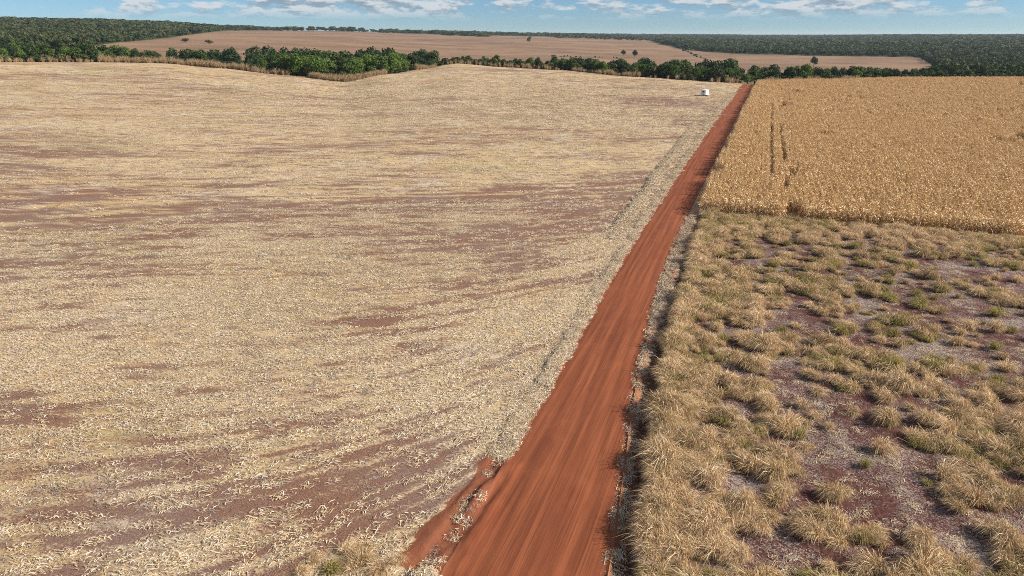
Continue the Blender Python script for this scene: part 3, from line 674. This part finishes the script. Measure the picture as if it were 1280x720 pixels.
add_kind('grey', 'grey', 2, 620, .06, 9, .50, .08, .02)
add_kind('far_dark', 'far_dark', 3, 330, .17, 9, .50, .10, .03)
add_kind('far_mid', 'far_mid', 3, 330, .17, 9, .52, .10, .03)
add_kind('far_olive', 'far_olive', 2, 260, .17, 8, .54, .08, .03)
_tree_desc = {'dark': 'dark green dense tree', 'mid': 'mid green leafy tree', 'bright': 'bright green bushy tree', 'olive': 'olive brown scrubby bush', 'grey': 'grey half-bare bush'}
_tree_name = {'dark': 'broadleaf_tree', 'mid': 'broadleaf_tree', 'bright': 'bushy_tree', 'olive': 'scrub_bush', 'grey': 'grey_bush'}
def tree(kind, t, s, h, wide, where, group, label=None):
    v = KINDS[kind][rng.integers(0, len(KINDS[kind]))]; base = kind.replace('far_', '')
    z = float(ground_z(np.array([t]), np.array([s]))[0])
    e = obj(_tree_name[base], None, loc=(t, s, z - .05), label=label or (_tree_desc[base] + ' ' + where), category='bush' if base in ('olive', 'grey') else 'tree')
    if group: e['group'] = f'{_tree_desc[base]}s {group}'
    e.rotation_euler = (0, 0, rng.uniform(0, 6.28)); e.scale = (h * wide, h * wide, h)
    obj('trunk', v[1], e); obj('crown', v[0], e); return e
def belt(xs, kinds, probs, depth, top, where, group, wide=(.85, 1.25), hlim=(2.5, 19)):
    """trees at directions xs, standing depth metres past the field's edge, reaching up to the line top(px)"""
    for px in xs:
        a, b, _ = ray(px, 85); az = math.atan2(a, b); D = float(edge_dist(np.array([az]))[0]) + rng.uniform(*depth)
        t, s = view_to_frame(D * math.sin(az), D * math.cos(az)); z = float(ground_z(np.array([t]), np.array([s]))[0])
        ty = np.interp(px, *top) + rng.normal(0, 1.6); a, b, c = ray(px, ty); h = CAMH + c * D / math.hypot(a, b) - z
        kd = rng.choice(kinds, p=probs); h = float(np.clip(h * rng.uniform(.84, 1.06), *hlim))
        if kd in ('olive', 'grey'): h = min(h, 6.5) * rng.uniform(.7, 1)
        tree(kd, t, s, h, rng.uniform(*wide), where, group)
J = lambda a, b, n, j=4: np.linspace(a, b, n) + rng.normal(0, j, n)
# woodland edge behind the far-left crest
belt(J(-12, 195, 26), ['dark', 'mid', 'bright', 'olive'], [.25, .35, .22, .18], (5, 26), ([0, 100, 200], [57, 58, 63]), 'on the crest edge below the forested hill', 'on the crest edge', (.8, 1.1))
belt(J(-10, 195, 26), ['dark', 'mid', 'bright'], [.5, .35, .15], (26, 60), ([0, 100, 200], [53, 56, 61]), 'behind the crest below the forested hill', 'behind the crest')
# gully woodland: bright front, dark back
belt(J(200, 345, 20), ['mid', 'olive', 'bright', 'dark'], [.35, .3, .15, .2], (6, 24), ([200, 280, 345], [70, 74, 76]), 'on the stubble edge running into the gully', 'along the gully mouth')
belt(J(190, 545, 44), ['dark', 'mid'], [.8, .2], (60, 130), ([190, 300, 420, 480, 545], [61, 59.5, 59.5, 58, 66]), 'at the back of the gully woodland', 'at the back of the gully')
belt(J(345, 400, 12), ['bright', 'mid'], [.75, .25], (6, 30), ([345, 375, 400], [72, 67, 71]), 'in the gully woodland notched into the stubble field', 'in the gully', (.95, 1.3))
belt(J(405, 432, 5), ['grey', 'mid', 'olive'], [.6, .2, .2], (5, 16), ([400, 432], [78, 77]), 'among bright trees in the gully woodland', 'in the gully')
belt(J(432, 510, 20), ['bright', 'mid'], [.8, .2], (8, 40), ([430, 450, 480, 512], [70, 67, 68, 71]), 'in the gully woodland notched into the stubble field', 'in the gully', (.95, 1.3))
# low scrub belt between the stubble field and the brown pasture
belt(J(520, 700, 46), ['mid', 'dark', 'olive', 'bright'], [.38, .34, .13, .15], (5, 28), ([520, 560, 620, 700], [74, 71.5, 71, 75]), 'in the scrub belt between stubble field and brown pasture', 'in the scrub belt')
belt(J(700, 940, 62), ['mid', 'dark', 'olive', 'bright'], [.36, .3, .14, .2], (5, 26), ([700, 800, 900, 940], [74, 78, 83, 91]), 'in the belt where stubble field meets the road end', 'in the belt by the road end')
belt(J(700, 930, 40), ['dark', 'mid'], [.65, .35], (26, 60), ([700, 800, 880, 920, 932], [71, 74.5, 76, 77, 90]), 'at the back of the belt by the road end', 'at the back of the belt by the road end')
# belt behind the corn
belt(J(950, 1290, 56), ['dark', 'mid', 'bright'], [.55, .35, .10], (12, 36), ([945, 1020, 1030, 1120, 1290], [85, 83, 85, 86, 89]), 'in the tree belt behind the corn field', 'behind the corn', (.85, 1.15))
belt(J(948, 1290, 40), ['dark', 'mid'], [.7, .3], (36, 75), ([945, 1020, 1290], [83, 82, 86]), 'at the back of the belt behind the corn field', 'at the back of the belt behind the corn', (.85, 1.15))
# lone trees out on the pasture
def lone(px, py, hpx, kind, label, wide=1.2):
    a, b, c = ray(px, py); hh = math.hypot(a, b); D = np.linspace(520, 9000, 3000); zr = CAMH + c / hh * D
    t, s = view_to_frame(D * a / hh, D * b / hh); z = base_z(t, s); i = np.argmax(zr < z) if (zr < z).any() else 1500
    tree(kind, float(t[i]), float(s[i]), hpx * D[i] / 890, wide, '', None, label)
lone(662, 53, 7, 'mid', 'lone round tree standing on the open brown pasture')
lone(779, 70, 7, 'dark', 'smaller of two dark trees at the pasture fence line')
lone(793, 72, 9, 'dark', 'larger of two dark trees at the pasture fence line', 1.1)
lone(1017, 84, 12, 'dark', 'tall dark tree rising above the belt behind the corn', .9)
lone(570, 84, 11, 'dark', 'dark tree rising out of the scrub belt before the pasture', .9)
lone(232, 53, 5, 'olive', 'low scrub clump on the pale slope below the hill forest', 2.2)
lone(262, 55, 5, 'olive', 'wide low scrub clump on the pale slope beside the gully', 2.6)
lone(540, 76, 8, 'mid', 'green tree at the gully head beside the pasture', 1.1)
# far woods: too many to count
NF = 52000; fpx = rng.uniform(-60, 1345, NF); a, b, _ = ray(fpx, 55); azf = np.arctan2(a, b); Df_ = np.exp(rng.uniform(math.log(560), math.log(9000), NF))
tf, sf = view_to_frame(Df_ * np.sin(azf), Df_ * np.cos(azf)); zf = ground_z(tf, sf); px, py = to_px(tf, sf, zf)
forest = (_yt(px) - py + rng.normal(0, .35, NF) > .4) & (Df_ > edge_dist(azf) + 100)
far_open = (Df_ > 2950) & (px > 300) & (px < 830)                     # far farmland with strips of wood
forest &= ~(far_open & (fbm(tf / 900, sf / 350, 72, 3) < .50))
extra = ((px - 582) / 30) ** 2 + ((Df_ - 2450) / 90) ** 2 < 1         # copse on the pasture's far rim
rim = (np.abs(Df_ - 2800 - 60 * np.sin(px / 60)) < 50) & (px > 690) & (px < 830)
rim2 = (np.abs(Df_ - 2650) < 35) & (px > 275) & (px < 560)
hedge = (np.abs(Df_ - 1050) < 12) & (px > 700) & (px < 778) & (rng.random(NF) < .8)
line = (np.abs(px - 855 - (py - 63) * 2.1) < 2.5) & (py > 62) & (py < 77)
hedge |= line; k = forest | extra | rim | rim2 | hedge; small = (hedge & ~forest)[k]; tf, sf, zf, Df_ = tf[k], sf[k], zf[k], Df_[k]; n = len(tf)
hf = rng.uniform(6.5, 12, n) * np.clip(Df_ / 1500, .8, 1.25) * np.where(small, .3, 1); wf = rng.uniform(.8, 1.2, n) * np.clip(Df_ / 900, .95, 2.4)
ix = np.where(rng.random(n) < .52, rng.integers(0, 3, n), np.where(rng.random(n) < .92, rng.integers(3, 6, n), rng.integers(6, 8, n)))
scatter('distant_forest', np.stack([tf, sf, zf - .3], 1), rz(n), np.stack([hf * wf, hf * wf, hf], 1), ix, [q[0] for q in KINDS['far_dark'] + KINDS['far_mid'] + KINDS['far_olive']],
        label='dark savanna forest covering the far hills and valley', category='forest')
# low bushes closing the belts' feet
NB = 4200; bpx = rng.uniform(-20, 1300, NB); a, b, _ = ray(bpx, 85); azb = np.arctan2(a, b); Db = edge_dist(azb) + rng.uniform(8, 70, NB)
tb_, sb_ = view_to_frame(Db * np.sin(azb), Db * np.cos(azb)); k = ~((bpx > 925) & (bpx < 950)); tb_, sb_ = tb_[k], sb_[k]; n = len(tb_); hb = rng.uniform(1.8, 4.4, n)
scatter('undergrowth', np.stack([tb_, sb_, ground_z(tb_, sb_) - .1], 1), rz(n), np.stack([hb * 1.4, hb * 1.4, hb], 1), rng.integers(0, 8, n), [q[0] for q in KINDS['far_dark'] + KINDS['far_mid'] + KINDS['far_olive']],
        label='low green undergrowth filling the tree belts beyond the fields', category='undergrowth')
# tall dry grass fringing the stubble
REED = [tussock_mesh('reed', 90, .8, 1.0, .1, M['reed'], 300 + i, .05) for i in range(3)]
for q in REED:
    co = np.empty(len(q.vertices) * 3, np.float32); q.vertices.foreach_get('co', co); co = co.reshape(-1, 3); co[:, :2] *= .55; co[:, 2] *= 1.7; q.vertices.foreach_set('co', co.ravel())
rp = np.concatenate([rng.uniform(125, 300, 430), rng.uniform(295, 360, 140), rng.uniform(385, 482, 800), rng.uniform(520, 545, 160), rng.uniform(715, 800, 240), rng.uniform(-5, 125, 50), rng.uniform(560, 700, 80), rng.uniform(800, 925, 30), rng.uniform(960, 1080, 200)])
a, b, _ = ray(rp, 85); azr = np.arctan2(a, b); Dr = edge_dist(azr) + rng.uniform(0, 9, len(rp)); tr_, sr_ = view_to_frame(Dr * np.sin(azr), Dr * np.cos(azr)); n = len(tr_); hr = rng.uniform(.9, 2.0, n)*(.5+fbm(tr_/8,sr_/8,99,2))
scatter('tall_dry_grass', np.stack([tr_, sr_, ground_z(tr_, sr_) - .1], 1), rz(n), np.stack([hr, hr, hr], 1), rng.integers(0, 3, n), REED,
        label='tall tan dry grass fringing the stubble field under the trees', category='tall grass')

# ------------------------------------------------------------------ the white farm trailer on the stubble
def boxm(name, x0, x1, y0, y1, z0, z1, material, bev=.04):
    import bmesh
    bm = bmesh.new(); bmesh.ops.create_cube(bm, size=1)
    for v in bm.verts: v.co = ((x0 + x1) / 2 + v.co.x * (x1 - x0), (y0 + y1) / 2 + v.co.y * (y1 - y0), (z0 + z1) / 2 + v.co.z * (z1 - z0))
    bmesh.ops.bevel(bm, geom=bm.edges[:], offset=bev, segments=2, affect='EDGES'); me = bpy.data.meshes.new(name); bm.to_mesh(me); bm.free(); me.materials.append(material); return me
def flatmat(name, c, rough=.5, metal=0.0):
    m, n, bs = mat(name); n.put(bs.inputs['Base Color'], n.mix(n.noise(n.pos(), 4, 5, .6), c, tuple(x * .86 for x in c))); bs.inputs['Roughness'].default_value = rough; bs.inputs['Metallic'].default_value = metal; return m
WH = flatmat('white_paint', (.82, .83, .82), .4); BK = flatmat('tyre_rubber', (.02, .02, .02), .8); GL = flatmat('dark_glass', (.03, .04, .05), .15); GM = flatmat('grey_steel', (.35, .35, .36), .45)
tt, ts = flat(880.5, 121.5); tz = float(base_z(np.array([tt]), np.array([ts]))[0])
tr = obj('farm_trailer', None, loc=(tt, ts, tz), label='small white box trailer with tow bar parked on the stubble field', category='trailer'); tr.rotation_euler = (0, 0, TH + R(33)); tr.scale = (.88, .88, .9)
bd = obj('body', boxm('body', -1.15, 1.15, -1.5, 1.5, .55, 2.75, WH, .08), tr)
obj('roof', boxm('roof', -1.22, 1.22, -1.58, 1.58, 2.752, 2.84, WH, .03), tr)
obj('door', boxm('door', -.42, .42, -1.54, -1.503, .62, 2.45, WH, .01), tr); obj('window', boxm('window', 1.153, 1.18, -.7, .5, 1.5, 2.2, GL, .01), bd)
obj('window', boxm('window', -1.18, -1.153, -.7, .5, 1.5, 2.2, GL, .01), bd)
def wheel(x, y):
    import bmesh
    bm = bmesh.new(); bmesh.ops.create_cone(bm, cap_ends=True, segments=20, radius1=.36, radius2=.36, depth=.22); bmesh.ops.bevel(bm, geom=[e for e in bm.edges if e.is_boundary or len(e.link_faces) == 2 and e.calc_face_angle(0) > 1], offset=.05, segments=2, affect='EDGES')
    me = bpy.data.meshes.new('tyre'); bm.to_mesh(me); bm.free(); me.materials.append(BK); w = obj('wheel', me, tr, (x, y, .36)); w.rotation_euler = (0, R(90), 0)
    bm = bmesh.new(); bmesh.ops.create_cone(bm, cap_ends=True, segments=16, radius1=.2, radius2=.17, depth=.25); me = bpy.data.meshes.new('rim'); bm.to_mesh(me); bm.free(); me.materials.append(GM); obj('rim', me, w)
for x in (-1.06, 1.06):
    wheel(x, -.42); wheel(x, .42)
V1 = join([tube([(1.1, -.9, .55), (2.9, -.05, .5)], [.09, .09], 6), tube([(1.1, .9, .55), (2.9, .05, .5)], [.09, .09], 6), tube([(2.7, 0, .5), (3.5, 0, .5)], [.10, .08], 6), tube([(2.95, 0, .75), (2.95, 0, -.02)], [.06, .06], 6)])
me = mesh_np('tow_bar', V1[0], V1[1], None, False, WH); obj('tow_bar', me, tr)
obj('tool_box', boxm('tool_box', 1.2, 2.0, -.55, .55, .62, 1.0, WH, .04), tr)

# ------------------------------------------------------------------ air
HAZE_TOP = max(float(Zg[(Dg > 400)].max()) + 2, float((zf + hf).max()) + 3)
hz = boxm('haze', -15800, 15800, -12900, 15900, float(Zg.min()) - 30, HAZE_TOP, M['bark'], .5); hz.materials.clear()
hm = bpy.data.materials.new('air'); hm.use_nodes = True; hn = hm.node_tree; hn.nodes.clear()
pv = hn.nodes.new('ShaderNodeVolumePrincipled'); ho = hn.nodes.new('ShaderNodeOutputMaterial'); hn.links.new(pv.outputs[0], ho.inputs['Volume'])
pv.inputs['Color'].default_value = (.72, .86, 1, 1); pv.inputs['Density'].default_value = .00004; pv.inputs['Anisotropy'].default_value = .1
hz.materials.append(hm); obj('haze', hz, kind='stuff')
